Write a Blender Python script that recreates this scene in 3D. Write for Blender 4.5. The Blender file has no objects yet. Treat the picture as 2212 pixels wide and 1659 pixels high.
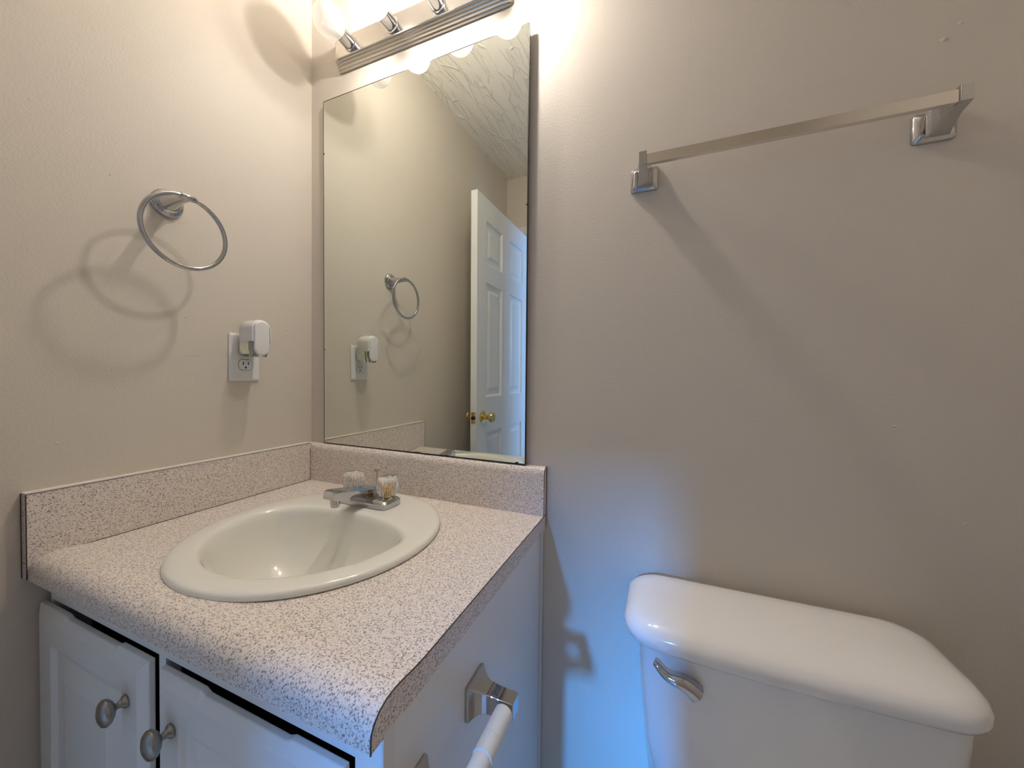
import bpy, bmesh, math, random
from mathutils import Vector, Matrix
random.seed(4)
sc = bpy.context.scene
COL = sc.collection
ZO = 0.79            # height of the worktop above the floor; heights below are given from the worktop
PI = math.pi

# ------------------------------------------------------------------ camera
def make_camera():
    cd = bpy.data.cameras.new('camera'); co = bpy.data.objects.new('camera', cd); COL.objects.link(co)
    y, p, r = (math.radians(a) for a in (22.1471, -1.0493, 0.5964))
    fw = Vector((-math.sin(y)*math.cos(p), math.cos(y)*math.cos(p), math.sin(p)))
    rt = Vector((math.cos(y), math.sin(y), 0)); up = rt.cross(fw)
    rt2 = rt*math.cos(r) + up*math.sin(r); up2 = -rt*math.sin(r) + up*math.cos(r)
    m = Matrix((rt2, up2, -fw)).transposed().to_4x4()
    m.translation = Vector((1.0272, -0.8353, 0.3249 + ZO))
    co.matrix_world = m
    cd.sensor_width = 36.0; cd.sensor_fit = 'HORIZONTAL'; cd.lens = 789.6653/2212*36.0
    cd.clip_start = 0.01
    sc.camera = co
make_camera()

# ------------------------------------------------------------------ world, exposure, daylight
w = bpy.data.worlds.new('world'); sc.world = w; w.use_nodes = True
bg = w.node_tree.nodes['Background']; bg.inputs[0].default_value = (.35, .6, 1, 1); bg.inputs[1].default_value = 0.3
vs = sc.view_settings
vs.view_transform = 'Standard'; vs.look = 'None'; vs.exposure = 0.0; vs.gamma = 1.0; vs.use_curve_mapping = False
BULB_L = 1650.0       # radiance of a lit bulb core
BULB_C = (1.0, .925, .845)
def window_light(name, loc, target, sx, sy, power, col):
    l = bpy.data.lights.new(name, 'AREA'); l.shape = 'RECTANGLE'; l.size = sx; l.size_y = sy
    l.energy = power; l.color = col
    o = bpy.data.objects.new(name, l); COL.objects.link(o)
    o.location = loc; o.rotation_euler = (Vector(target) - Vector(loc)).to_track_quat('-Z', 'Y').to_euler()
    return o
# daylight of the two windows of the room beyond the doorway
window_light('daylight_window_1', (-.62, -12.0, 4.2+ZO), (.6, 0, 0+ZO), .7, 1.0, 2700, (.05, .33, 1.0))
window_light('daylight_window_2', (2.75, -2.55, .75+ZO), (0, -1.6, .1+ZO), .9, 1.1, 100, (.26, .50, 1.0))

# ------------------------------------------------------------------ materials
MATS = {}
def lin(c): return tuple((v/12.92 if v <= .04045 else ((v+.055)/1.055)**2.4) for v in c)
def mat(name, base=(.8, .8, .8), rough=.5, metal=0., spec=.5, coat=0., trans=0., ior=1.45, bump=None, emit=None):
    m = bpy.data.materials.new(name); m.use_nodes = True
    nt = m.node_tree; b = nt.nodes['Principled BSDF']
    b.inputs['Base Color'].default_value = (*base, 1); b.inputs['Roughness'].default_value = rough
    b.inputs['Metallic'].default_value = metal; b.inputs['Specular IOR Level'].default_value = spec
    b.inputs['Coat Weight'].default_value = coat; b.inputs['Coat Roughness'].default_value = .05
    b.inputs['Transmission Weight'].default_value = trans; b.inputs['IOR'].default_value = ior
    if emit:
        b.inputs['Emission Color'].default_value = (*emit[0], 1); b.inputs['Emission Strength'].default_value = emit[1]
    if bump:
        sc_, strength, dist, det = bump
        tc = nt.nodes.new('ShaderNodeTexCoord'); n = nt.nodes.new('ShaderNodeTexNoise'); bp = nt.nodes.new('ShaderNodeBump')
        n.inputs['Scale'].default_value = sc_; n.inputs['Detail'].default_value = det
        bp.inputs['Strength'].default_value = strength; bp.inputs['Distance'].default_value = dist
        nt.links.new(tc.outputs['Object'], n.inputs['Vector']); nt.links.new(n.outputs[0], bp.inputs['Height'])
        nt.links.new(bp.outputs[0], b.inputs['Normal'])
    MATS[name] = m
    return m
WALL = mat('wall_paint', (.69, .625, .54), .5, bump=(230, .35, .0012, 3), spec=.35)
WHITE = mat('white_paint', (.85, .84, .815), .38, bump=(60, .05, .001, 2))
TRIM = mat('white_trim', (.80, .79, .77), .4)
DOORW = mat('door_paint', (.80, .80, .79), .4)
CHROME = mat('chrome', (.52, .52, .53), .05, 1.0)
NICKEL = mat('brushed_nickel', (.56, .54, .51), .20, 1.0)
DNICKEL = mat('dark_nickel', (.36, .34, .31), .28, 1.0)
SATIN = mat('satin_bar', (.74, .71, .66), .16, 1.0)
BRASS = mat('brass', (.80, .58, .22), .12, 1.0)
SINK = mat('almond_porcelain', (.85, .83, .745), .12, coat=.6)
PORC = mat('white_porcelain', (.88, .86, .84), .10, coat=.7)
MIRROR = mat('mirror_silver', (.79, .82, .77), 0.0, 1.0)
BLACK = mat('black_edge', (.02, .02, .022), .5)
SEAM = mat('laminate_seam', (.07, .045, .035), .6)
DARK = mat('painted_hollow_shade', (.012, .011, .01), .8)  # near-black colour stands in for the shade inside the cabinet
PLASTIC = mat('white_plastic', (.82, .81, .79), .32)
IVORY = mat('ivory_plastic', (.80, .77, .70), .4)
ACRYL = mat('clear_acrylic', (.97, .97, .96), .03, trans=1.0, ior=1.47)
VIAL = mat('clear_vial', (.93, .95, .84), .02, trans=1.0, ior=1.4)
RUBBER = mat('black_rubber', (.02, .02, .02), .6)
CAULK = mat('caulk', (.80, .75, .68), .5)
FLOORM = mat('vinyl_floor', (.72, .67, .60), .4, bump=(30, .1, .001, 2))

def speckle(name, base, dark, light):
    m = bpy.data.materials.new(name); m.use_nodes = True; nt = m.node_tree; N = nt.nodes; L = nt.links
    b = N['Principled BSDF']; b.inputs['Roughness'].default_value = .33; b.inputs['Specular IOR Level'].default_value = .4
    tc = N.new('ShaderNodeTexCoord')
    def thr(scale, r0, r1, off, keep):
        mp = N.new('ShaderNodeMapping'); mp.inputs['Location'].default_value = (off, off*2, off*3)
        n = N.new('ShaderNodeTexVoronoi'); n.inputs['Scale'].default_value = scale
        nz = N.new('ShaderNodeTexNoise'); nz.inputs['Scale'].default_value = scale*2.2
        va = N.new('ShaderNodeVectorMath'); va.operation = 'MULTIPLY_ADD'; va.inputs[1].default_value = (.0035,)*3
        r = N.new('ShaderNodeMapRange'); r.inputs['From Min'].default_value = r0; r.inputs['From Max'].default_value = r1
        r.inputs['To Min'].default_value = 1; r.inputs['To Max'].default_value = 0
        sp = N.new('ShaderNodeSeparateColor'); g = N.new('ShaderNodeMath'); g.operation = 'LESS_THAN'; g.inputs[1].default_value = keep
        m = N.new('ShaderNodeMath'); m.operation = 'MULTIPLY'
        L.new(tc.outputs['Object'], mp.inputs[0]); L.new(mp.outputs[0], nz.inputs['Vector'])
        L.new(nz.outputs['Color'], va.inputs[0]); L.new(mp.outputs[0], va.inputs[2]); L.new(va.outputs[0], n.inputs['Vector'])
        L.new(n.outputs['Distance'], r.inputs['Value']); L.new(n.outputs['Color'], sp.inputs[0]); L.new(sp.outputs[0], g.inputs[0])
        L.new(r.outputs[0], m.inputs[0]); L.new(g.outputs[0], m.inputs[1])
        return m.outputs[0]
    d1 = thr(330, .27, .44, 0.0, .72); d2 = thr(400, .32, .52, 3.7, .55); l1 = thr(340, .3, .55, 8.1, .6)
    def mix(a, c, f):
        x = N.new('ShaderNodeMix'); x.data_type = 'RGBA'
        if isinstance(a, tuple): x.inputs['A'].default_value = (*a, 1)
        else: L.new(a, x.inputs['A'])
        x.inputs['B'].default_value = (*c, 1); L.new(f, x.inputs['Factor']); return x.outputs['Result']
    c = mix(base, light, l1); c = mix(c, tuple(.5*(base[i]+dark[i]) for i in range(3)), d2); c = mix(c, dark, d1)
    L.new(c, b.inputs['Base Color'])
    return m
LAM = speckle('speckled_laminate', (.85, .755, .675), (.27, .23, .215), (.90, .82, .74))

def ceiling_mat():
    m = bpy.data.materials.new('stomped_ceiling'); m.use_nodes = True; nt = m.node_tree; N = nt.nodes; L = nt.links
    b = N['Principled BSDF']; b.inputs['Base Color'].default_value = (.86, .81, .72, 1); b.inputs['Roughness'].default_value = .7
    tc = N.new('ShaderNodeTexCoord'); hs = []
    for k, (rot, sx, sy) in enumerate(((.4, 26, 5.0), (1.7, 24, 4.5), (2.6, 30, 6.0))):
        mp = N.new('ShaderNodeMapping'); mp.inputs['Rotation'].default_value = (0, 0, rot); mp.inputs['Location'].default_value = (k*3.1, k*1.7, 0)
        mp.inputs['Scale'].default_value = (sx, sy, 1)
        dn = N.new('ShaderNodeTexNoise'); dn.inputs['Scale'].default_value = 3.0
        ad = N.new('ShaderNodeVectorMath'); ad.operation = 'MULTIPLY_ADD'; ad.inputs[1].default_value = (2.6, 2.6, 0)
        v = N.new('ShaderNodeTexVoronoi'); v.feature = 'DISTANCE_TO_EDGE'; v.inputs['Scale'].default_value = 1.0
        r = N.new('ShaderNodeMapRange'); r.inputs['From Min'].default_value = .0; r.inputs['From Max'].default_value = .055
        r.inputs['To Min'].default_value = 1; r.inputs['To Max'].default_value = 0
        msk = N.new('ShaderNodeTexNoise'); msk.inputs['Scale'].default_value = 5 + k
        rm = N.new('ShaderNodeMapRange'); rm.inputs['From Min'].default_value = .50; rm.inputs['From Max'].default_value = .58
        ml = N.new('ShaderNodeMath'); ml.operation = 'MULTIPLY'
        L.new(tc.outputs['Object'], dn.inputs['Vector']); L.new(tc.outputs['Object'], mp.inputs[0])
        L.new(dn.outputs['Color'], ad.inputs[0]); L.new(mp.outputs[0], ad.inputs[2]); L.new(ad.outputs[0], v.inputs['Vector'])
        L.new(v.outputs['Distance'], r.inputs['Value']); L.new(mp.outputs[0], msk.inputs['Vector'])
        msk.inputs['Scale'].default_value = .9
        L.new(msk.outputs[0], rm.inputs['Value']); L.new(r.outputs[0], ml.inputs[0]); L.new(rm.outputs[0], ml.inputs[1]); hs.append(ml.outputs[0])
    a1 = N.new('ShaderNodeMath'); a1.operation = 'MAXIMUM'; L.new(hs[0], a1.inputs[0]); L.new(hs[1], a1.inputs[1])
    a2 = N.new('ShaderNodeMath'); a2.operation = 'MAXIMUM'; L.new(a1.outputs[0], a2.inputs[0]); L.new(hs[2], a2.inputs[1])
    bp = N.new('ShaderNodeBump'); bp.inputs['Strength'].default_value = .6; bp.inputs['Distance'].default_value = .006
    L.new(a2.outputs[0], bp.inputs['Height']); L.new(bp.outputs[0], b.inputs['Normal'])
    return m
CEIL = ceiling_mat()

def bulb_glass(haze):
    m = bpy.data.materials.new('hazy_bulb_glass'); m.use_nodes = True; nt = m.node_tree; N = nt.nodes; L = nt.links
    N.remove(N['Principled BSDF'])
    t = N.new('ShaderNodeBsdfTransparent'); g = N.new('ShaderNodeBsdfGlossy'); g.inputs['Roughness'].default_value = .04
    d = N.new('ShaderNodeBsdfTranslucent'); d.inputs['Color'].default_value = (.97, .96, .94, 1)
    e = N.new('ShaderNodeBsdfDiffuse'); e.inputs['Color'].default_value = (.97, .96, .94, 1)
    m0 = N.new('ShaderNodeMixShader'); m0.inputs[0].default_value = .5; L.new(d.outputs[0], m0.inputs[1]); L.new(e.outputs[0], m0.inputs[2])
    m1 = N.new('ShaderNodeMixShader'); m1.inputs[0].default_value = haze; L.new(t.outputs[0], m1.inputs[1]); L.new(m0.outputs[0], m1.inputs[2])
    m2 = N.new('ShaderNodeMixShader'); m2.inputs[0].default_value = .06; L.new(m1.outputs[0], m2.inputs[1]); L.new(g.outputs[0], m2.inputs[2])
    L.new(m2.outputs[0], N['Material Output'].inputs['Surface'])
    return m
BGLASS = {True: bulb_glass(.22), False: bulb_glass(.55)}
def emitter(name, col, s):
    m = bpy.data.materials.new(name); m.use_nodes = True; nt = m.node_tree
    nt.nodes.remove(nt.nodes['Principled BSDF']); e = nt.nodes.new('ShaderNodeEmission')
    e.inputs[0].default_value = (*col, 1); e.inputs[1].default_value = s
    nt.links.new(e.outputs[0], nt.nodes['Material Output'].inputs['Surface']); return m
LIT = {1: emitter('lit_bulb_core', BULB_C, BULB_L*.85), 3: emitter('lit_bulb_core_bright', BULB_C, BULB_L*1.2)}
UNLIT = mat('unlit_bulb_core', (.85, .84, .80), .5)

# ------------------------------------------------------------------ builders (heights from the worktop)
def empty(name, loc, label=None, cat=None, group=None, kind=None):
    o = bpy.data.objects.new(name, None); COL.objects.link(o); o.location = (loc[0], loc[1], loc[2]+ZO); o.empty_display_size = .02
    tag(o, label, cat, group, kind); return o
def tag(o, label=None, cat=None, group=None, kind=None):
    if label: o['label'] = label
    if cat: o['category'] = cat
    if group: o['group'] = group
    if kind: o['kind'] = kind
    return o
def world_loc(o):
    v = Vector((0, 0, 0))
    while o: v += o.location; o = o.parent
    return v
def obj(name, bm, m, parent=None, smooth=False, origin=None, subsurf=0, bevel=0, angle=40):
    """links the bmesh as one object; vertices are absolute, origin = parent's origin unless given"""
    base = world_loc(parent) if parent else Vector((0, 0, 0))
    org = Vector((origin[0], origin[1], origin[2]+ZO)) if origin else base
    bmesh.ops.translate(bm, vec=Vector((0, 0, ZO)) - org, verts=bm.verts)
    bmesh.ops.recalc_face_normals(bm, faces=bm.faces)
    me = bpy.data.meshes.new(name); bm.to_mesh(me); bm.free()
    o = bpy.data.objects.new(name, me); COL.objects.link(o)
    o.location = org - base
    if parent: o.parent = parent
    me.materials.append(m)
    if smooth:
        for p in me.polygons: p.use_smooth = True
        if angle < 180: me.set_sharp_from_angle(angle=math.radians(angle))
    if bevel:
        b = o.modifiers.new('edge', 'BEVEL'); b.width = bevel; b.segments = 3; b.limit_method = 'ANGLE'; b.angle_limit = math.radians(35)
        b.harden_normals = False
    if subsurf:
        s = o.modifiers.new('smooth', 'SUBSURF'); s.levels = subsurf; s.render_levels = subsurf
    return o
NB = bmesh.new
def box(bm, x0, x1, y0, y1, z0, z1):
    vs_ = [bm.verts.new((x, y, z)) for z in (z0, z1) for y in (y0, y1) for x in (x0, x1)]
    for f in ((0, 1, 3, 2), (4, 6, 7, 5), (0, 4, 5, 1), (2, 3, 7, 6), (0, 2, 6, 4), (1, 5, 7, 3)):
        bm.faces.new([vs_[i] for i in f])
    return vs_
def rings(bm, loops, cap0=True, cap1=True, closed=True):
    R = [[bm.verts.new(p) for p in lp] for lp in loops]
    n = len(R[0])
    for a, b in zip(R[:-1], R[1:]):
        for i in range(n if closed else n-1):
            j = (i+1) % n
            bm.faces.new((a[i], a[j], b[j], b[i]))
    if cap0: bm.faces.new(R[0][::-1])
    if cap1: bm.faces.new(R[-1])
    return R
def frame(d):
    d = Vector(d).normalized(); a = Vector((0, 0, 1)) if abs(d.z) < .9 else Vector((1, 0, 0))
    u = d.cross(a).normalized(); return u, u.cross(d).normalized(), d
def lathe(bm, c, axis, prof, n=32, sx=1., sy=1., cap0=True, cap1=True):
    """prof: (distance along axis, radius)"""
    u, v, d = frame(axis); c = Vector(c)
    lp = []
    for t, r in prof:
        lp.append([c + d*t + u*(sx*r*math.cos(2*PI*i/n)) + v*(sy*r*math.sin(2*PI*i/n)) for i in range(n)])
    return rings(bm, lp, cap0, cap1)
def tube(bm, pts, r, n=12, closed=False, radii=None):
    pts = [Vector(p) for p in pts]; k = len(pts); loops = []
    pu = None
    for i, p in enumerate(pts):
        if closed: d = pts[(i+1) % k] - pts[i-1]
        else: d = pts[min(i+1, k-1)] - pts[max(i-1, 0)]
        d.normalize()
        if pu is None: u, v, _ = frame(d)
        else:
            u = (pu - d*pu.dot(d)).normalized(); v = d.cross(u)
        pu = u
        rr = radii[i] if radii else r
        loops.append([p + u*(rr*math.cos(2*PI*j/n)) + v*(rr*math.sin(2*PI*j/n)) for j in range(n)])
    if closed: loops.append(loops[0])
    rings(bm, loops, not closed, not closed)
    if closed: bmesh.ops.remove_doubles(bm, verts=bm.verts, dist=1e-6)
def prism(bm, poly, axis, a, b):
    """poly of 2-D points extruded along axis 0/1/2 from a to b; the points are the two other coordinates in order"""
    def P(q, t):
        l = list(q); l.insert(axis, t); return l
    rings(bm, [[P(q, a) for q in poly], [P(q, b) for q in poly]])
def rrect(cx, cy, hx, hy, r, n=6):
    out = []
    for sx, sy, a0 in ((1, 1, 0), (-1, 1, 90), (-1, -1, 180), (1, -1, 270)):
        for i in range(n+1):
            a = math.radians(a0 + 90*i/n)
            out.append((cx + sx*(hx-r) + r*math.cos(a), cy + sy*(hy-r) + r*math.sin(a)))
    return out
def struct(name, bm, m, label, cat, **k):
    return tag(obj(name, bm, m, **k), label, cat, None, 'structure')

# ------------------------------------------------------------------ room shell
ZF, ZC = -ZO, 1.662
YR, XR = -1.514, 1.62            # rear wall and right wall of the bathroom
DX0, DX1, DZ = .135, .865, 1.262  # doorway
bm = NB(); box(bm, -.12, 0, YR-.11, .12, ZF, ZC); struct('wall_left', bm, WALL, 'beige painted wall carrying the towel ring and outlet', 'wall')
bm = NB(); box(bm, 0, XR+.12, 0, .12, ZF, ZC); struct('wall_back', bm, WALL, 'beige painted wall behind the mirror, towel bar and toilet', 'wall')
bm = NB(); box(bm, XR, XR+.12, YR-.11, 0, ZF, ZC); struct('wall_right', bm, WALL, 'beige painted wall on the toilet side of the bathroom', 'wall')
bm = NB(); box(bm, 0, DX0, YR-.11, YR, ZF, ZC); box(bm, DX1, XR, YR-.11, YR, ZF, ZC); box(bm, DX0, DX1, YR-.11, YR, DZ, ZC)
struct('wall_rear', bm, WALL, 'beige painted wall with the doorway, seen in the mirror', 'wall')
bm = NB(); box(bm, -1.1, 2.6, -4.6, .12, ZF-.1, ZF); struct('floor', bm, FLOORM, 'beige vinyl floor', 'floor')
bm = NB(); box(bm, -1.1, 2.6, -4.6, .12, ZC, ZC+.1); struct('ceiling', bm, CEIL, 'stomp textured ceiling seen in the mirror', 'ceiling')
# the room beyond the doorway
bm = NB()
box(bm, -1.1, .25, -4.42, -4.32, ZF, ZC); box(bm, .74, 2.6, -4.42, -4.32, ZF, ZC)
box(bm, .25, .74, -4.42, -4.32, ZF, .3); box(bm, .25, .74, -4.42, -4.32, 1.50, ZC)
struct('wall_far', bm, WALL, 'painted wall with a window in the room beyond the doorway', 'wall')
bm = NB(); box(bm, -1.1, -1.0, -4.32, YR-.11, ZF, ZC); struct('wall_west', bm, WALL, 'painted wall of the room beyond the doorway, behind the open door', 'wall')
bm = NB()
box(bm, 2.4, 2.5, -4.32, -3.05, ZF, ZC); box(bm, 2.4, 2.5, -2.05, YR-.11, ZF, ZC)
box(bm, 2.4, 2.5, -3.05, -2.05, ZF, .15); box(bm, 2.4, 2.5, -3.05, -2.05, 1.35, ZC)
struct('wall_east', bm, WALL, 'painted wall with a side window in the room beyond the doorway', 'wall')
bm = NB(); box(bm, -1.0, -.12, YR-.11, YR, ZF, ZC); box(bm, XR+.12, 2.4, YR-.11, YR, ZF, ZC); struct('wall_partition', bm, WALL, 'wall continuing the doorway wall in the next room', 'wall')
def window(name, along, a0, a1, z0, z1, c, label):
    r = empty(name, ((a0+a1)/2, c, z0) if along == 0 else (c, (a0+a1)/2, z0), label, 'window', None, 'structure')
    bm = NB(); t = .04
    for (p0, p1, q0, q1) in ((a0, a0+t, z0, z1), (a1-t, a1, z0, z1), (a0+t, a1-t, z0, z0+t), (a0+t, a1-t, z1-t, z1), (a0+t, a1-t, (z0+z1)/2-.015, (z0+z1)/2+.015)):
        if along == 0: box(bm, p0, p1, c-.03, c+.03, q0, q1)
        else: box(bm, c-.03, c+.03, p0, p1, q0, q1)
    obj('window_frame', bm, TRIM, r)
window('window_1', 0, .25, .74, .3, 1.50, -4.37, 'white framed window of the room beyond, facing the doorway')
window('window_2', 1, -3.05, -2.05, .15, 1.35, 2.45, 'white framed side window of the room beyond the doorway')
# door casing and jamb
r = empty('trim_1', (.5, YR, ZF), 'white door casing around the doorway, seen in the mirror', 'door casing', None, 'structure')
bm = NB(); box(bm, DX0-.06, DX0, YR+.0005, YR+.016, ZF+.001, DZ+.06); box(bm, DX1, DX1+.06, YR+.0005, YR+.016, ZF+.001, DZ+.06); box(bm, DX0, DX1, YR+.0005, YR+.016, DZ, DZ+.06)
obj('casing', bm, TRIM, r, bevel=.004)
bm = NB(); box(bm, DX0+.0005, DX0+.016, YR-.11, YR+.0004, ZF+.001, DZ-.0005); box(bm, DX1-.016, DX1-.0005, YR-.11, YR+.0004, ZF+.001, DZ-.0005); box(bm, DX0+.016, DX1-.016, YR-.11, YR+.0004, DZ-.0155, DZ-.0005)
obj('jamb', bm, TRIM, r)

# ------------------------------------------------------------------ open six panel door
def build_door():
    x0, x1 = .131, .166; y0, y1 = -1.488, -.794; z0, z1 = -.775, 1.237
    r = empty('door_1', (.148, y0, z0), 'white six panel door standing open, seen in the mirror', 'door', None, 'structure')
    sty = .097; mid = .105; wp = (y1-y0-2*sty-mid)/2
    cols = [(y1-sty-wp, y1-sty), (y0+sty, y0+sty+wp)]
    rows = [(.905, 1.12), (.213, .806), (-.56, .028)]
    bm = NB()
    ys = sorted({y0, y1, *[v for c in cols for v in c]}); zs = sorted({z0, z1, *[v for q in rows for v in q]})
    def face_grid(x, s):
        V = {(a, b): bm.verts.new((x, a, b)) for a in ys for b in zs}
        for i in range(len(ys)-1):
            for j in range(len(zs)-1):
                q = [V[ys[i], zs[j]], V[ys[i+1], zs[j]], V[ys[i+1], zs[j+1]], V[ys[i], zs[j+1]]]
                if any(abs(c[0]-ys[i]) < 1e-6 for c in cols) and any(abs(p[0]-zs[j]) < 1e-6 for p in rows):
                    prev = q
                    for ins, dep in ((.004, .006), (.012, .010), (.030, .010), (.048, .004)):
                        nq = [bm.verts.new((x - s*dep, a, b)) for a, b in ((ys[i]+ins, zs[j]+ins), (ys[i+1]-ins, zs[j]+ins), (ys[i+1]-ins, zs[j+1]-ins), (ys[i]+ins, zs[j+1]-ins))]
                        for k in range(4): bm.faces.new((prev[k], prev[(k+1) % 4], nq[(k+1) % 4], nq[k]))
                        prev = nq
                    bm.faces.new(prev)
                else: bm.faces.new(q)
        return V
    A = face_grid(x1, 1); B = face_grid(x0, -1)
    for i in range(len(ys)-1):
        for z in (z0, z1): bm.faces.new((A[ys[i], z], A[ys[i+1], z], B[ys[i+1], z], B[ys[i], z]))
    for j in range(len(zs)-1):
        for y in (y0, y1): bm.faces.new((A[y, zs[j]], A[y, zs[j+1]], B[y, zs[j+1]], B[y, zs[j]]))
    obj('door_leaf', bm, DOORW, r)
    for s, x in ((1, x1), (-1, x0)):
        bm = NB(); f = .8 if s < 0 else 1
        lathe(bm, (x, -.858, .113), (s, 0, 0), [(0, .0), (0, .032), (.005, .032), (.009, .026), (.012, .014), (.028*f, .012), (.036*f, .017), (.046*f, .026), (.056*f, .027), (.063*f, .023), (.065*f, .016), (.065*f, 0)], 32, cap0=False, cap1=False)
        obj('door_knob', bm, BRASS, r, True)
    bm = NB(); box(bm, .1365, .1605, y1+.0002, y1+.0015, .085, .142); lp = obj('latch_plate', bm, BRASS, r); lp['label'] = 'small brass latch plate'
    bm = NB(); lathe(bm, (.1485, y1+.001, .113), (0, 1, 0), [(0, .009), (.010, .0085), (.011, .007)], 16); obj('latch_bolt', bm, RUBBER, lp)
    for z in (-.55, .25, 1.05):
        bm = NB(); lathe(bm, (.168, y0-.003, z), (0, 0, 1), [(0, .006), (.088, .006)], 12); obj('hinge', bm, BRASS, r, True)
build_door()

# ------------------------------------------------------------------ vanity cabinet
CW, CD, TH = .779, .5705, .0346       # worktop width, depth, thickness
XCAB, YF = .769, -.545
def raised_door(name, x0, x1, parent, kx, left):
    z0, z1 = -.68, -.0835; yb, yf = YF-.0015, YF-.016
    r = name
    bm = NB()
    # outline with the shallow finger pull cut into the back of the top edge
    xs = [x0, x0+(x1-x0)*.28, x0+(x1-x0)*.31, x0+(x1-x0)*.74, x0+(x1-x0)*.77, x1]
    dz = [0, 0, .0045, .0045, 0, 0]
    def loop(y, ins, notch): return [(x0+ins, y, z0+ins), (x1-ins, y, z0+ins)] + [((x1-ins if x == x1 else x0+ins if x == x0 else x), y, z1-ins-(d*notch)) for x, d in list(zip(xs, dz))[::-1]]
    L0 = loop(yb, 0, 1); L1 = loop(yf+.0065, 0, 1); L2 = loop(yf, .017, .2)
    R = rings(bm, [L0, L1, L2], True, False)
    # front face with sunk field and raised centre
    prev = [(x0+.058, z0+.058), (x1-.058, z0+.058), (x1-.058, z1-.058), (x0+.058, z1-.058)]
    fr = [bm.verts.new((a, yf, b)) for a, b in prev]
    outer = R[-1]                     # 2 bottom + 6 top
    bm.faces.new((outer[0], outer[1], fr[1], fr[0])); bm.faces.new((outer[1], outer[2], fr[2], fr[1]))
    bm.faces.new((outer[2], outer[3], outer[4], outer[5], outer[6], outer[7], fr[3], fr[2])); bm.faces.new((outer[7], outer[0], fr[0], fr[3]))
    p = fr
    for ins, dep in ((.004, .0075), (.018, .0085), (.050, .001)):
        q = [bm.verts.new((a, yf+dep, b)) for a, b in ((prev[0][0]+ins, prev[0][1]+ins), (prev[1][0]-ins, prev[1][1]+ins), (prev[2][0]-ins, prev[2][1]-ins), (prev[3][0]+ins, prev[3][1]-ins))]
        for k in range(4): bm.faces.new((p[k], p[(k+1) % 4], q[(k+1) % 4], q[k]))
        p = q
    bm.faces.new(p)
    d = obj('door', bm, WHITE, parent, bevel=.0015)
    bm = NB()
    lathe(bm, (kx, yf, -.1500), (0, -1, 0), [(-.0005, 0), (-.0005, .0095), (.003, .0092), (.006, .0055), (.010, .0042), (.0125, .0050)], 28, cap0=False, cap1=False)
    lathe(bm, (kx, yf, -.1500), (0, -1, 0), [(.0125, .0050), (.0150, .0105), (.0190, .0148), (.0230, .0157), (.0265, .0135), (.029, .008), (.030, 0)], 28, sx=1.0, sy=1.22, cap0=False, cap1=False)
    k = obj('knob', bm, NICKEL if False else DNICKEL, d, True, angle=180); k['label'] = 'oval brushed nickel knob'
    return d
def build_vanity():
    r = empty('vanity_cabinet', (CW/2, YF/2, ZF), 'white vanity cabinet with two raised panel doors below the speckled worktop', 'cabinet')
    zt = -TH-.0005
    bm = NB()
    box(bm, XCAB-.014, XCAB, YF+.018, -.002, ZF+.001, zt)
    obj('side_panel', bm, WHITE, r)
    bm = NB(); box(bm, .0225, .036, YF+.018, -.002, ZF+.001, zt); obj('side_panel', bm, WHITE, r)
    bm = NB(); box(bm, .036, XCAB-.014, -.012, -.002, ZF+.001, zt); obj('back_panel', bm, DARK, r)
    bm = NB(); box(bm, .036, XCAB-.014, YF+.018, -.012, -.70, -.685); obj('bottom_panel', bm, WHITE, r)
    bm = NB()
    for a in ((.0225, .030, -.69, zt), (.3660, .383, -.685, -.0785), (.7345, XCAB+.001, -.69, zt), (.030, .7345, -.0785, zt), (.030, .7345, -.72, -.685)):
        box(bm, a[0], a[1], YF, YF+.018, a[2], a[3])
    box(bm, .05, XCAB-.005, YF+.06, YF+.075, ZF+.001, -.70)
    obj('face_frame', bm, WHITE, r)
    bm = NB(); box(bm, XCAB+.0002, XCAB+.0042, -.0145, -.0015, ZF+.001, zt); obj('scribe_strip', bm, TRIM, r, bevel=.001)
    bm = NB(); box(bm, XCAB+.0004, XCAB+.0024, YF+.0005, YF+.0185, ZF+.001, zt); obj('edge_strip', bm, TRIM, r)
    # near-black sheet, painted shade of the hollow behind the doors
    bm = NB(); box(bm, .038, XCAB-.016, YF+.045, YF+.047, -.684, zt-.002); obj('hollow_shade_sheet', bm, DARK, r)
    raised_door(r, .0115, .3605, r, .3165, True)
    raised_door(r, .3885, .7290, r, .431, False)
build_vanity()

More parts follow.
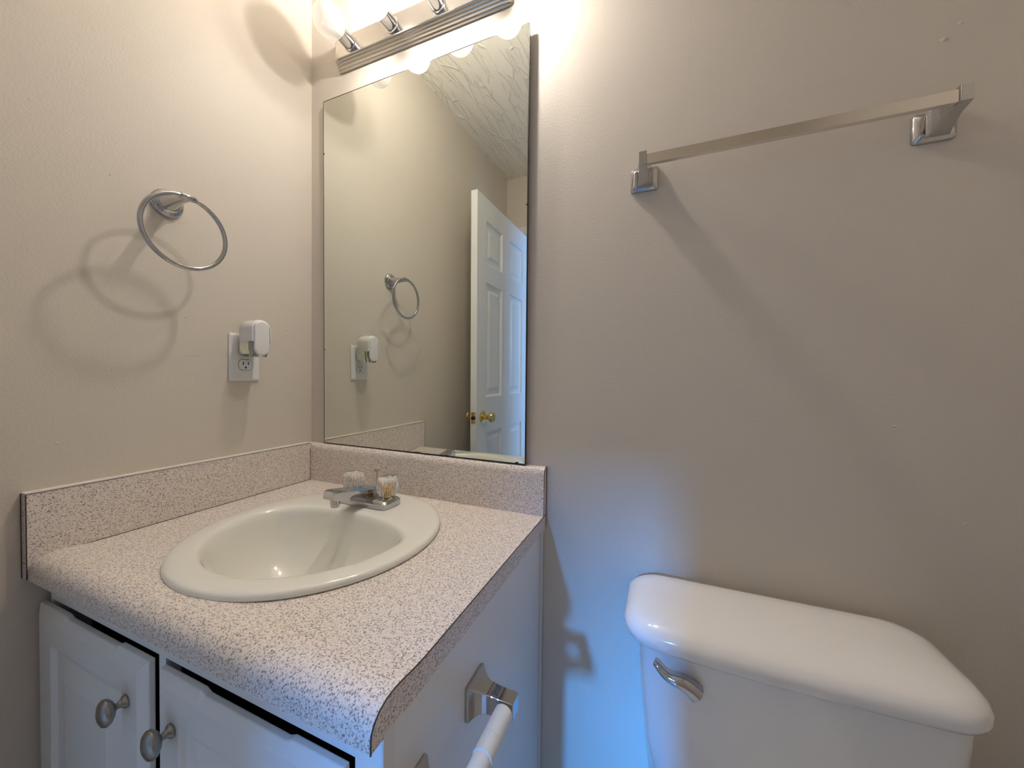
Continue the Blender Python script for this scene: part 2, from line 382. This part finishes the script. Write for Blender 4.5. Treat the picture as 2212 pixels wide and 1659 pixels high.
# ------------------------------------------------------------------ worktop with splashes
XS = .0203
def build_top():
    r = empty('countertop', (CW/2, -CD/2, -TH), 'speckled beige laminate worktop with rolled front edge and backsplash', 'countertop')
    prof = [(-.0008, -TH), (-.0008, 0), (-.485, 0), (-.505, .0012), (-.522, .0032), (-.537, .0042), (-.549, .0030), (-.559, -.0012), (-.566, -.0075), (-.5698, -.0155), (-.5705, -.022), (-.5705, -TH), (-.552, -TH), (-.552, -.030), (-.52, -.030), (-.52, -TH)]
    bm = NB(); prism(bm, prof, 0, XS+.0004, CW)
    top = obj('slab', bm, LAM, r)
    # sink cut-out
    bm = NB(); lathe(bm, (.38, -.285, -.2), (0, 0, 1), [(0, .222), (.4, .222)], 72)
    cut = obj('cutter', bm, LAM)
    md = top.modifiers.new('cut', 'BOOLEAN'); md.operation = 'DIFFERENCE'; md.object = cut; md.solver = 'EXACT'
    dg = bpy.context.evaluated_depsgraph_get(); me = bpy.data.meshes.new_from_object(top.evaluated_get(dg))
    top.modifiers.clear(); top.data = me; me.name = 'slab'
    bpy.data.objects.remove(cut)
    for p in me.polygons: p.use_smooth = True
    me.set_sharp_from_angle(angle=math.radians(50))
    # back splash with rounded top
    hb, tb = .1139, .0212
    pr = [(-.0008, .0004), (-tb, .0004), (-tb, hb-.019)]
    for i in range(1, 9):
        a = PI/2*i/8; pr.append((-tb+.0165*(1-math.cos(a)), hb-.019+.019*math.sin(a)))
    pr.append((-.0008, hb))
    bm = NB(); prism(bm, pr, 0, XS+.0004, CW); obj('backsplash', bm, LAM, r, True, angle=50)
    # side splash along the left wall, running down over the front edge
    bm = NB(); box(bm, .0012, XS, -CD-.001, -.0012, -.012, hb)
    box(bm, .0012, XS, -CD-.001, -.552, -.0345, -.012)
    obj('side_splash', bm, LAM, r)
    # caulk line and dark seams
    bm = NB(); box(bm, .0006, XS-.0006, -CD-.001, -.0215, hb+.0002, hb+.0022); obj('caulk_line', bm, CAULK, r)
    for pts, rad in (([(CW+.0002, y, z) for y, z in prof[1:12]], .0009), ([(CW+.0002, y, z) for y, z in pr[1:]], .0008),
                     ([(CW+.0002, -.0035, -.03), (CW+.0002, -.0035, hb-.002)], .0009),
                     ([(XS+.0003, -CD-.001, hb), (XS+.0003, -CD-.001, -.034)], .0008), ([(.0012, -CD-.001, hb), (.0012, -CD-.001, -.034)], .0011),
                     ([(.001, -CD-.001, -.006), (XS, -CD-.001, -.006)], .0006), ([(XS+.0005, -tb, .0006), (XS+.0005, -.55, .0006)], .0007),
                     ([(XS+.0005, -tb-.0003, .0006), (XS+.0005, -tb-.0003, hb-.015)], .0007), ([(XS, -CD-.001, hb), (XS, -tb, hb)], .0006)):
        bm = NB(); tube(bm, pts, rad, 6); q = obj('laminate_seam', bm, SEAM, r); q['label'] = 'thin dark seam along a laminate edge'
build_top()

# ------------------------------------------------------------------ drop-in sink
def build_sink():
    cx, cy = .38, -.285
    r = empty('sink', (cx, cy, 0), 'almond porcelain drop-in sink set in the speckled worktop', 'sink')
    n = 96
    def inner(a):
        s, c = math.sin(a), math.cos(a); r1 = .196; r2 = 9.
        if s > .02:
            # boundary y = .088 - 1.25 x^2
            A = 1.25*c*c
            r2 = (-s + math.sqrt(s*s + 4*A*.088))/(2*A) if A > 1e-6 else .088/s
        return (r1**-9 + r2**-9)**(-1/9)
    def circ(rad, z): return [(cx+rad*math.cos(2*PI*i/n), cy+rad*math.sin(2*PI*i/n), z) for i in range(n)]
    def inn(k, z, sh=0.):
        out = []
        for i in range(n):
            a = 2*PI*i/n; q = inner(a)
            x, y = q*math.cos(a), q*math.sin(a)
            out.append((cx+x*k, cy-.055+(y+.055)*k, z))
        return out
    def mixl(A, B, t, z): return [(a[0]*(1-t)+b[0]*t, a[1]*(1-t)+b[1]*t, z) for a, b in zip(A, B)]
    C = circ(.226, .0125); I = inn(1.0, .012)
    L = [circ(.236, -.0004+.0006), circ(.2415, .0006), circ(.2420, .005), circ(.2405, .0095), circ(.2365, .0122), circ(.230, .0132), mixl(circ(.230, 0), I, .5, .0138), inn(1.035, .0132), inn(1.0, .0108), inn(.972, .0045), inn(.95, -.006), inn(.925, -.025), inn(.88, -.055), inn(.79, -.088), inn(.63, -.115), inn(.42, -.131), inn(.22, -.138), inn(.105, -.140)]
    bm = NB(); rings(bm, L, False, True)
    obj('basin', bm, SINK, r, True, subsurf=1, angle=180)
    bm = NB(); lathe(bm, (cx, cy-.055, -.1395), (0, 0, 1), [(0, .019), (.002, .021), (.003, .019), (.0015, .013), (.003, .010), (.0035, 0)], 28, cap0=False, cap1=False)
    obj('drain', bm, CHROME, r, True)
build_sink()

# ------------------------------------------------------------------ faucet
def build_faucet():
    fx, fy, z0 = .365, -.132, .0145
    r = empty('faucet', (fx, fy, z0), 'chrome two handle faucet with clear fluted knobs on the sink rim', 'faucet')
    bm = NB()
    L = []
    for hx, hy, z, rr in ((.079, .031, z0, .012), (.079, .031, z0+.011, .012), (.075, .027, z0+.016, .011), (.066, .018, z0+.0195, .009)):
        L.append([(x, y, z) for x, y in rrect(fx, fy-.008, hx, hy, rr)])
    rings(bm, L); obj('base_plate', bm, CHROME, r, True, angle=30)
    # spout: rectangular section rising a little, tapering toward the tip
    bm = NB(); L = []
    for dy, hw, zb, zt in ((.020, .018, z0+.016, z0+.032), (.004, .023, z0+.012, z0+.0385), (-.018, .0225, z0+.010, z0+.0415), (-.036, .0205, z0+.008, z0+.0445), (-.056, .0195, z0+.0165, z0+.0490), (-.078, .0185, z0+.0265, z0+.0535), (-.100, .0178, z0+.0335, z0+.0575), (-.119, .0172, z0+.0385, z0+.0600), (-.123, .0165, z0+.0405, z0+.0585)):
        L.append([(fx-hw, fy+dy, zb), (fx+hw, fy+dy, zb), (fx+hw, fy+dy, zt-.005), (fx+hw*.72, fy+dy, zt), (fx-hw*.72, fy+dy, zt), (fx-hw, fy+dy, zt-.005)])
    rings(bm, L); obj('spout', bm, CHROME, r, True, angle=30)
    bm = NB(); lathe(bm, (fx, fy-.106, z0+.040), (0, 0, -1), [(0, .0105), (.012, .0105), (.013, .0095), (.020, .009), (.020, .007)], 24); obj('aerator', bm, CHROME, r, True)
    bm = NB(); tube(bm, [(fx, fy+.022, z0+.02), (fx, fy+.022, z0+.068)], .0029, 12)
    lathe(bm, (fx, fy+.022, z0+.066), (0, 0, 1), [(0, .0029), (.003, .006), (.0055, .0075), (.0068, .0072), (.0075, .004), (.0076, 0)], 20, cap1=False); obj('lift_rod', bm, CHROME, r, True)
    for s in (-1, 1):
        kx = fx+s*.0540
        bm = NB(); n = 72; L = []
        for z, rad, fl in ((.0, .017, 0), (.003, .0205, .0004), (.010, .0235, .0011), (.022, .0245, .0013), (.034, .0235, .0013), (.042, .0215, .0013), (.0465, .0175, .0012), (.0485, .012, .0006), (.0490, .006, 0)):
            L.append([(kx+(rad+fl*math.cos(18*2*PI*i/n))*math.cos(2*PI*i/n), fy+(rad+fl*math.cos(18*2*PI*i/n))*math.sin(2*PI*i/n), z0+.021+z) for i in range(n)])
        rings(bm, L); h = obj('handle', bm, ACRYL, r, True, angle=60); h['label'] = 'clear fluted acrylic knob'
        bm = NB(); lathe(bm, (kx, fy, z0+.019), (0, 0, 1), [(0, .013), (.0018, .013)], 24); obj('collar', bm, CHROME, r, True)
        bm = NB(); lathe(bm, (kx, fy, z0+.0225), (0, 0, 1), [(0, .0070), (.018, .0070), (.019, .004), (.027, .004)], 20)
        obj('valve_stem', bm, BRASS if s > 0 else IVORY, h, True)
build_faucet()

# ------------------------------------------------------------------ mirror
def build_mirror():
    tilt, my = math.radians(.2428), math.radians(-.5647)
    n = Vector((math.sin(my)*math.cos(tilt), -math.cos(my)*math.cos(tilt), -math.sin(tilt)))
    o0 = Vector((.0616, -.0062, .1145))
    ux = Vector((-n.y, n.x, 0)).normalized(); ux = ux if ux.x > 0 else -ux
    uz = n.cross(ux); uz = uz if uz.z > 0 else -uz
    Wm, Hm = .6680, 1.0425
    r = empty('mirror', (o0.x+Wm/2, o0.y, o0.z), 'frameless rectangular wall mirror standing on the backsplash', 'mirror')
    P = lambda a, b, d: o0 + ux*a + uz*b + n*d
    def slab(a0, a1, b0, b1, d0, d1):
        bm = NB(); rings(bm, [[P(a0, b0, d), P(a1, b0, d), P(a1, b1, d), P(a0, b1, d)] for d in (d0, d1)]); return bm
    e = .0022
    bm = slab(e, Wm-e, e, Hm-e, -.0035, 0); obj('mirror_glass', bm, MIRROR, r)
    bm = NB()
    for a0, a1, b0, b1 in ((0, e, 0, Hm), (Wm-e*.7, Wm, 0, Hm), (e, Wm-e*.7, 0, e*1.2), (e, Wm-e*.7, Hm-e*.8, Hm)):
        rings(bm, [[P(a0, b0, d), P(a1, b0, d), P(a1, b1, d), P(a0, b1, d)] for d in (-.0045, .0001)])
    # chipped silvering
    for a, b in ((Wm-.020, .0035), (Wm-.024, .003), (.0032, .885), (.003, .29), (Wm-.0025, .62)):
        q = [P(a+.0035*math.cos(t)*random.uniform(.6, 1), b+.0028*math.sin(t)*random.uniform(.6, 1), .0003) for t in [k*PI/4 for k in range(8)]]
        rings(bm, [[v - n*.0006 for v in q], q])
    t = obj('mirror_edge', bm, BLACK, r); t['label'] = 'thin black mirror edge'
build_mirror()

# ------------------------------------------------------------------ vanity light
def build_light():
    x0, x1, zc = .118, .682, 1.2735
    r = empty('vanity_light', ((x0+x1)/2, 0, zc-.045), 'brushed nickel bar light with four globe bulbs above the mirror', 'light fixture')
    # stepped section, ridges running the length of the bar
    H = .0460
    half = [(-.0006, H), (-.0075, H), (-.0090, H-.0015), (-.0090, H-.0035), (-.0140, H-.0045), (-.0152, H-.006), (-.0152, H-.008), (-.0190, H-.009), (-.0202, H-.0105), (-.0202, H-.0125), (-.0240, H-.0135), (-.0252, H-.015), (-.0252, H-.0165), (-.0290, H-.0175), (-.0300, H-.0195)]
    L = []
    def sect(x, k, dk=1.): return [(x, y*k, zc+z*dk) for y, z in half] + [(x, y*k, zc-z*dk) for y, z in half[::-1]]
    for dx, k, dk in ((0, .10, .90), (.003, .5, .95), (.008, .80, .98), (.016, .95, 1.0), (.026, 1.0, 1.0)): L.append(sect(x0+dx, k, dk))
    for dx, k, dk in ((.026, 1.0, 1.0), (.016, .95, 1.0), (.008, .80, .98), (.003, .5, .95), (0, .10, .90)): L.append(sect(x1-dx, k, dk))
    bm = NB(); rings(bm, L); obj('back_plate', bm, NICKEL, r, True, angle=25)
    for i in range(4):
        x = .190 + i*.1475
        c = (x, -.0297, zc)
        bm = NB(); lathe(bm, c, (0, -1, 0), [(0, 0), (0, .0215), (.002, .0215), (.003, .0185), (.036, .0180), (.037, .0165), (.030, .0155), (.030, 0)], 32, cap0=False, cap1=False)
        obj('socket', bm, CHROME, r, True)
        bm = NB(); R = .0400; cy = .036+R*.93
        prof = [(.030, .0125), (.036, .0128)]
        for k in range(2, 25):
            a = PI*k/24
            if R*math.sin(a) > .0128 or k > 12: prof.append((cy - R*math.cos(a), max(R*math.sin(a), .0)))
        lathe(bm, c, (0, -1, 0), prof, 40, cap0=False, cap1=False)
        bmesh.ops.remove_doubles(bm, verts=bm.verts, dist=1e-6)
        g = obj('light_bulb', bm, BGLASS[i in (1, 3)], r, True, angle=180); g['label'] = 'clear glass globe bulb'
        lit = i in (1, 3)
        bm = NB()
        cc = (x, -.0297-cy, zc)
        if lit:
            bmesh.ops.create_icosphere(bm, subdivisions=3, radius=.024, matrix=Matrix.Translation(cc) @ Matrix.Rotation(math.radians(-12 if i == 1 else -27), 4, 'Y') @ Matrix.Diagonal((1, .42, .20, 1)))
            obj('bulb_core', bm, LIT[i], g, True, angle=180)
            baffle_bm = NB(); lathe(baffle_bm, (x, -.0297-.0315, zc), (0, -1, 0), [(0, .0105), (.010, .0105), (.020, .0215), (.0225, .0225), (.0235, .0215), (.0235, 0)], 28, cap1=False)
            obj('added_light_baffle', baffle_bm, UNLIT, g, True)  # opaque baffle added behind the core to keep light off the back wall
        else:
            lathe(bm, (x, -.0297-.032, zc), (0, -1, 0), [(0, .010), (.012, .010), (.020, .006), (.034, .0045), (.046, .004), (.047, 0)], 20, cap1=False)
            obj('bulb_core', bm, UNLIT, g, True)
build_light()

# ------------------------------------------------------------------ towel ring
def build_ring():
    cy, cz, X = -.366, .703, .081
    r = empty('towel_ring', (0, cy, cz), 'chrome towel ring on a round post on the beige wall', 'towel ring')
    bm = NB(); lathe(bm, (.0004, cy, cz), (1, 0, 0), [(0, 0), (0, .0295), (.004, .0300), (.0080, .0285), (.0110, .0250), (.0125, .0205), (.014, .0195)], 40, cap0=False)
    obj('base', bm, CHROME, r, True)
    bm = NB(); lathe(bm, (.013, cy, cz), (1, 0, 0), [(0, .0195), (.010, .0150), (.026, .0112), (.050, .0090), (.064, .0088), (.068, .0075)], 28, sx=1, sy=.9)
    # cross sleeve holding the ring
    lathe(bm, (X, cy-.014, cz), (0, 1, 0), [(0, .0052), (.002, .0066), (.026, .0066), (.028, .0052)], 20)
    obj('post', bm, CHROME, r, True)
    R = .0755
    bm = NB(); tube(bm, [(X, cy-.003+R*math.sin(2*PI*i/96), cz-R+.001+R*math.cos(2*PI*i/96)) for i in range(96)], .0047, 14, True)
    obj('ring', bm, CHROME, r, True, angle=180)
build_ring()

# ------------------------------------------------------------------ outlet and air freshener
def stadium(cy, cz, hy, hz, r, n=12): return rrect(cy, cz, hy, hz, min(r, hy-.0001), n)
def build_outlet():
    oy, oz = -.2036, .3702
    r = empty('wall_outlet', (0, oy, oz), 'white duplex wall outlet on the beige wall above the sink', 'outlet')
    bm = NB(); L = []
    for x, k in ((.0004, 0), (.0035, 0), (.0060, .0035), (.0066, .006)):
        L.append([(x, y, z) for y, z in rrect(oy, oz, .0381-k, .0619-k, .003, 3)])
    rings(bm, L); obj('cover_plate', bm, PLASTIC, r, True, angle=50)
    for s in (-1, 1):
        zc = oz+s*.0195
        def face(k):
            out = []
            for i in range(48):
                a = 2*PI*i/48; y, z = (.0172+k)*math.cos(a), (.0172+k)*math.sin(a)
                out.append((oy+y, zc+max(-.0138-k, min(.0138+k, z))))
            return out
        bm = NB(); rings(bm, [[(.0061, *p) for p in face(.0009)], [(.0068, *p) for p in face(.0009)]]); obj('gasket', bm, RUBBER, r)
        bm = NB(); rings(bm, [[(.0062, *p) for p in face(0)], [(.0078, *p) for p in face(0)], [(.0082, *p) for p in face(-.0008)]])
        f = obj('receptacle', bm, PLASTIC, r, True, angle=40)
        for dy, h in ((-.0064, .0045), (.0064, .0038)):
            bm = NB(); box(bm, .0081, .0084, oy+dy-.0012, oy+dy+.0012, zc+.0035-h, zc+.0035+h); obj('slot', bm, RUBBER, f)
        bm = NB(); lathe(bm, (.0081, oy, zc-.0075), (1, 0, 0), [(0, .0026), (.0003, .0026)], 16); obj('ground_hole', bm, RUBBER, f)
    bm = NB(); lathe(bm, (.0060, oy, oz), (1, 0, 0), [(0, .003), (.0011, .003), (.0016, .002)], 16); obj('screw', bm, IVORY, r)
    # plug-in freshener in the upper receptacle
    zc = .418
    f = empty('air_freshener', (.0086, oy, zc-.05), 'white plug-in air freshener with a clear vial in the wall outlet', 'air freshener')
    hw, top, cut = .0255, .466, .410
    def arch(k, zb):
        pts = [(oy+hw-k, zb)]
        for i in range(17):
            a = PI*i/16; pts.append((oy+(hw-k)*math.cos(a), top-hw+(hw-k)*math.sin(a)))
        pts.append((oy-hw+k, zb)); return pts
    bm = NB(); rings(bm, [[(x, *p) for p in arch(k, cut)] for x, k in ((.020, .003), (.023, 0), (.068, 0), (.0715, .0008), (.0728, .0022), (.0728, .0042), (.0690, .0048))])
    obj('housing', bm, PLASTIC, f, True, angle=45)
    bm = NB(); rings(bm, [[(x, y, z) for y, z in stadium(oy, .4185, hy, .0440-(.0192-hy), hy)] for x, hy in ((.0680, .0192), (.0730, .0192), (.0745, .0178), (.0750, .0150))])
    obj('front_panel', bm, PLASTIC, f, True, angle=50)
    def cup(k, zt):
        return [(oy+hw-k, zt), (oy+hw-k, .392), (oy+hw-.010-k*.5, .370+k), (oy-hw+.010+k*.5, .370+k), (oy-hw+k, .392), (oy-hw+k, zt)]
    bm = NB(); rings(bm, [[(x, *p) for p in cup(k, cut-.0005)] for x, k in ((.022, .003), (.024, .0006), (.066, .0006), (.070, .004))])
    v = obj('vial', bm, VIAL, f, True, angle=35); v['label'] = 'clear vial of liquid below the white housing'
    bm = NB(); lathe(bm, (.044, oy, .376), (0, 0, 1), [(0, .0045), (.034, .0045)], 16); obj('wick', bm, IVORY, v, True)
    bm = NB(); rings(bm, [[(x, y, z) for y, z in rrect(oy, .3895+.010, .0165, .019, .006)] for x in (.0086, .0205)]); obj('plug', bm, PLASTIC, f, True, angle=40)
build_outlet()

# ------------------------------------------------------------------ towel bar
def build_bar():
    r = empty('towel_bar', (1.215, 0, .745), 'satin metal towel bar on two chrome posts on the wall above the toilet', 'towel bar')
    Y = -.068
    for xc in (.9875, 1.4400):
        bm = NB(); L = []
        for y, k, rr in ((-.0004, 0, .006), (-.004, 0, .006), (-.0065, .0015, .006), (-.010, .006, .005), (-.013, .0085, .004), (-.0135, .0105, .003)):
            L.append([(x, y, z) for x, z in rrect(xc, .748, .0278-k, .0250-k, rr, 5)])
        rings(bm, L); b = obj('base', bm, CHROME, r, True, angle=35)
        bm = NB(); L = []
        for y, hx, z0, z1 in ((-.012, .0155, .727, .768), (-.022, .0125, .729, .768), (-.036, .0095, .733, .768), (-.050, .0078, .738, .7675), (Y-.008, .0072, .7425, .767), (Y-.0085, .0068, .743, .7665)):
            L.append([(xc-hx, y, z0), (xc+hx, y, z0), (xc+hx, y, z1), (xc-hx, y, z1)])
        rings(bm, L); obj('post', bm, CHROME, r, bevel=.0012)
    bm = NB(); box(bm, .9945, 1.433, Y-.0055, Y+.0045, .7430, .7620); obj('bar', bm, SATIN, r, bevel=.0008)
build_bar()

# ------------------------------------------------------------------ toilet paper holder on the cabinet side
def build_holder():
    r = empty('toilet_paper_holder', (XCAB, -.421, -.157), 'chrome paper holder with an empty white roller on the cabinet side', 'toilet paper holder')
    x0 = XCAB+.0006
    for yc in (-.345, -.497):
        bm = NB(); L = []
        for x, h in ((0, .0262), (.0045, .0262), (.0060, .0248), (.0100, .0210), (.0165, .0172), (.0250, .0148), (.0400, .0134), (.0660, .0130), (.0690, .0120)):
            hy = h if x < .012 else h*.92
            L.append([(x0+x, yc+a, -.157+b) for a, b in ((-hy, -h), (hy, -h), (hy, h), (-hy, h))])
        rings(bm, L); obj('post', bm, CHROME, r, True, angle=24, bevel=.0008)
    bm = NB()
    lathe(bm, (x0+.0575, -.3605, -.1550), (0, -1, 0), [(-.004, .004), (0, .0045), (.0005, .0118), (.002, .0134), (.042, .0136), (.0425, .0130), (.0435, .0130), (.044, .0136), (.070, .0138), (.0705, .0122), (.118, .0122), (.120, .011), (.1205, .0045), (.1245, .004)], 36)
    obj('roller', bm, IVORY, r, True, angle=35)
build_holder()

# ------------------------------------------------------------------ toilet
def build_toilet():
    xc = 1.202
    r = empty('toilet', (xc, -.35, ZF), 'white porcelain toilet with a lidded tank against the wall', 'toilet')
    def plan(hx, yb, yf, bow, rb, rf, z, xo=0., n=8):
        """straight back, bowed front, rounded corners"""
        pts = []
        def arc(cx, cy, rad, a0, a1):
            for i in range(n+1):
                a = math.radians(a0+(a1-a0)*i/n); pts.append((cx+rad*math.cos(a), cy+rad*math.sin(a)))
        arc(hx-rb, yb-rb, rb, 0, 90); arc(-hx+rb, yb-rb, rb, 90, 180); arc(-hx+rf, yf+rf, rf, 180, 270)
        for i in range(1, 10):
            t = i/10; pts.append((-hx+rf+(2*hx-2*rf)*t, yf))
        arc(hx-rf, yf+rf, rf, 270, 360)
        out = []
        for x, y in pts:
            f = max(0., (yb-y)/(yb-yf)); y2 = y - bow*(1-(x/hx)**2)*f**2
            out.append((xc+xo+x, y2, z))
        return out
    # lid
    zb = -.1195
    LL = [(.224, -.022, -.196, .010, .034, .052, zb, .003), (.230, -.018, -.202, .011, .038, .056, zb+.004, .003), (.2325, -.016, -.2045, .012, .040, .058, zb+.011, .003), (.2320, -.0165, -.204, .012, .041, .058, zb+.020, .003), (.2285, -.019, -.2005, .012, .042, .058, zb+.0285, .003), (.221, -.0235, -.193, .011, .042, .057, zb+.0360, .003), (.209, -.030, -.182, .010, .040, .053, zb+.0415, .002), (.190, -.041, -.165, .008, .034, .045, zb+.0452, .001), (.150, -.060, -.140, .004, .018, .025, zb+.0475), (.08, -.085, -.115, .001, .010, .010, zb+.0485)]
    bm = NB(); rings(bm, [plan(*a) for a in LL]); obj('tank_lid', bm, PORC, r, True, angle=180)
    # tank
    TT = [(.213, -.026, -.188, .012, .018, .040, zb+.0006, .008), (.210, -.026, -.186, .012, .018, .040, zb-.06, .008), (.200, -.028, -.180, .011, .018, .040, zb-.18, .007), (.188, -.032, -.170, .010, .018, .040, zb-.275, .005), (.176, -.036, -.162, .009, .018, .040, zb-.29, .004)]
    bm = NB(); rings(bm, [plan(*a) for a in TT]); obj('tank', bm, PORC, r, True, angle=60)
    # flush lever
    bm = NB()
    lathe(bm, (1.083, -.190, -.163), (0, -1, 0), [(-.002, .0125), (.004, .0125), (.009, .011), (.012, .009), (.0165, .0085)], 24)
    pts, rad = [], []
    for i in range(13):
        t = i/12
        pts.append((1.087-.060*t, -.2035-.006*math.sin(PI*t*.9), -.166+.030*t+.004*math.sin(2*PI*t)))
        rad.append(.0098*(1-t)**1.2+.0048)
    pts = [(pts[0][0]+.004, pts[0][1], pts[0][2]-.003)] + pts + [(pts[-1][0]-.003, pts[-1][1], pts[-1][2]+.0012)]
    rad = [.0085] + rad + [.003]
    tube(bm, pts, .006, 16, radii=rad)
    obj('flush_lever', bm, CHROME, r, True, angle=60)
    # bowl, seat and cover (below the picture)
    def oval(cx, cy, rx, ryf, ryb, z, n=48):
        return [(cx+rx*math.cos(2*PI*i/n), cy+(ryb if math.sin(2*PI*i/n) > 0 else ryf)*math.sin(2*PI*i/n), z) for i in range(n)]
    bm = NB(); zt = -.405
    rings(bm, [oval(xc, -.33, .115, .17, .22, ZF+.001), oval(xc, -.33, .105, .16, .21, ZF+.04), oval(xc, -.34, .10, .15, .19, ZF+.15), oval(xc, -.36, .14, .22, .20, ZF+.27), oval(xc, -.40, .178, .275, .27, zt-.03), oval(xc, -.40, .182, .28, .28, zt-.008), oval(xc, -.40, .176, .275, .275, zt), oval(xc, -.40, .125, .21, .15, zt-.002), oval(xc, -.40, .11, .18, .13, zt-.06), oval(xc, -.38, .05, .08, .06, zt-.16)])
    box(bm, xc-.165, xc+.165, -.20, -.035, zt-.006, zt-.0005)
    obj('bowl', bm, PORC, r, True, angle=60)
    bm = NB(); rings(bm, [oval(xc, -.42, .185, .268, .185, zt+.002), oval(xc, -.42, .188, .27, .187, zt+.010), oval(xc, -.42, .18, .262, .18, zt+.018), oval(xc, -.42, .12, .20, .12, zt+.018), oval(xc, -.42, .115, .195, .115, zt+.002)], False, False); obj('seat', bm, PORC, r, True)
    bm = NB(); rings(bm, [oval(xc, -.42, .180, .262, .182, zt+.0195), oval(xc, -.42, .187, .268, .187, zt+.024), oval(xc, -.42, .182, .263, .183, zt+.033), oval(xc, -.42, .10, .16, .10, zt+.038)]); obj('seat_cover', bm, PORC, r, True)
build_toilet()

# ------------------------------------------------------------------ small marks on the paint
SCUFF = mat('scuffed_paint', (.50, .44, .375), .6)
wl, wb = bpy.data.objects['wall_left'], bpy.data.objects['wall_back']
for y, z, rr in ((-.456, .721, .0016), (-.082, .459, .0035), (-.074, .4655, .002), (-.080, .387, .0032), (-.086, .393, .0018), (-.529, .195, .0026), (-.332, .456, .0014), (-.556, .80, .0018)):
    bm = NB(); lathe(bm, (.0001, y, z), (1, 0, 0), [(0, rr), (.0004, rr*.8), (.0006, 0)], 10, sx=1.2, sy=.8, cap0=False, cap1=False)
    obj('paint_mark', bm, SCUFF if rr < .0018 else WALL, wl, True)
bm = NB(); tube(bm, [(.0001, -.335, .3680), (.0001, -.318, .3684), (.0001, -.303, .3682)], .0005, 6); obj('paint_mark', bm, SCUFF, wl)
for x, z, rr in ((1.451, .89, .005), (1.47, .91, .004), (1.18, .611, .002), (1.495, .092, .003), (1.403, .247, .003), (.801, .058, .0018)):
    bm = NB(); lathe(bm, (x, -.0001, z), (0, -1, 0), [(0, rr), (.0005, rr*.8), (.0008, 0)], 10, sx=1.1, sy=.9, cap0=False, cap1=False)
    obj('paint_mark', bm, WALL, wb, True)
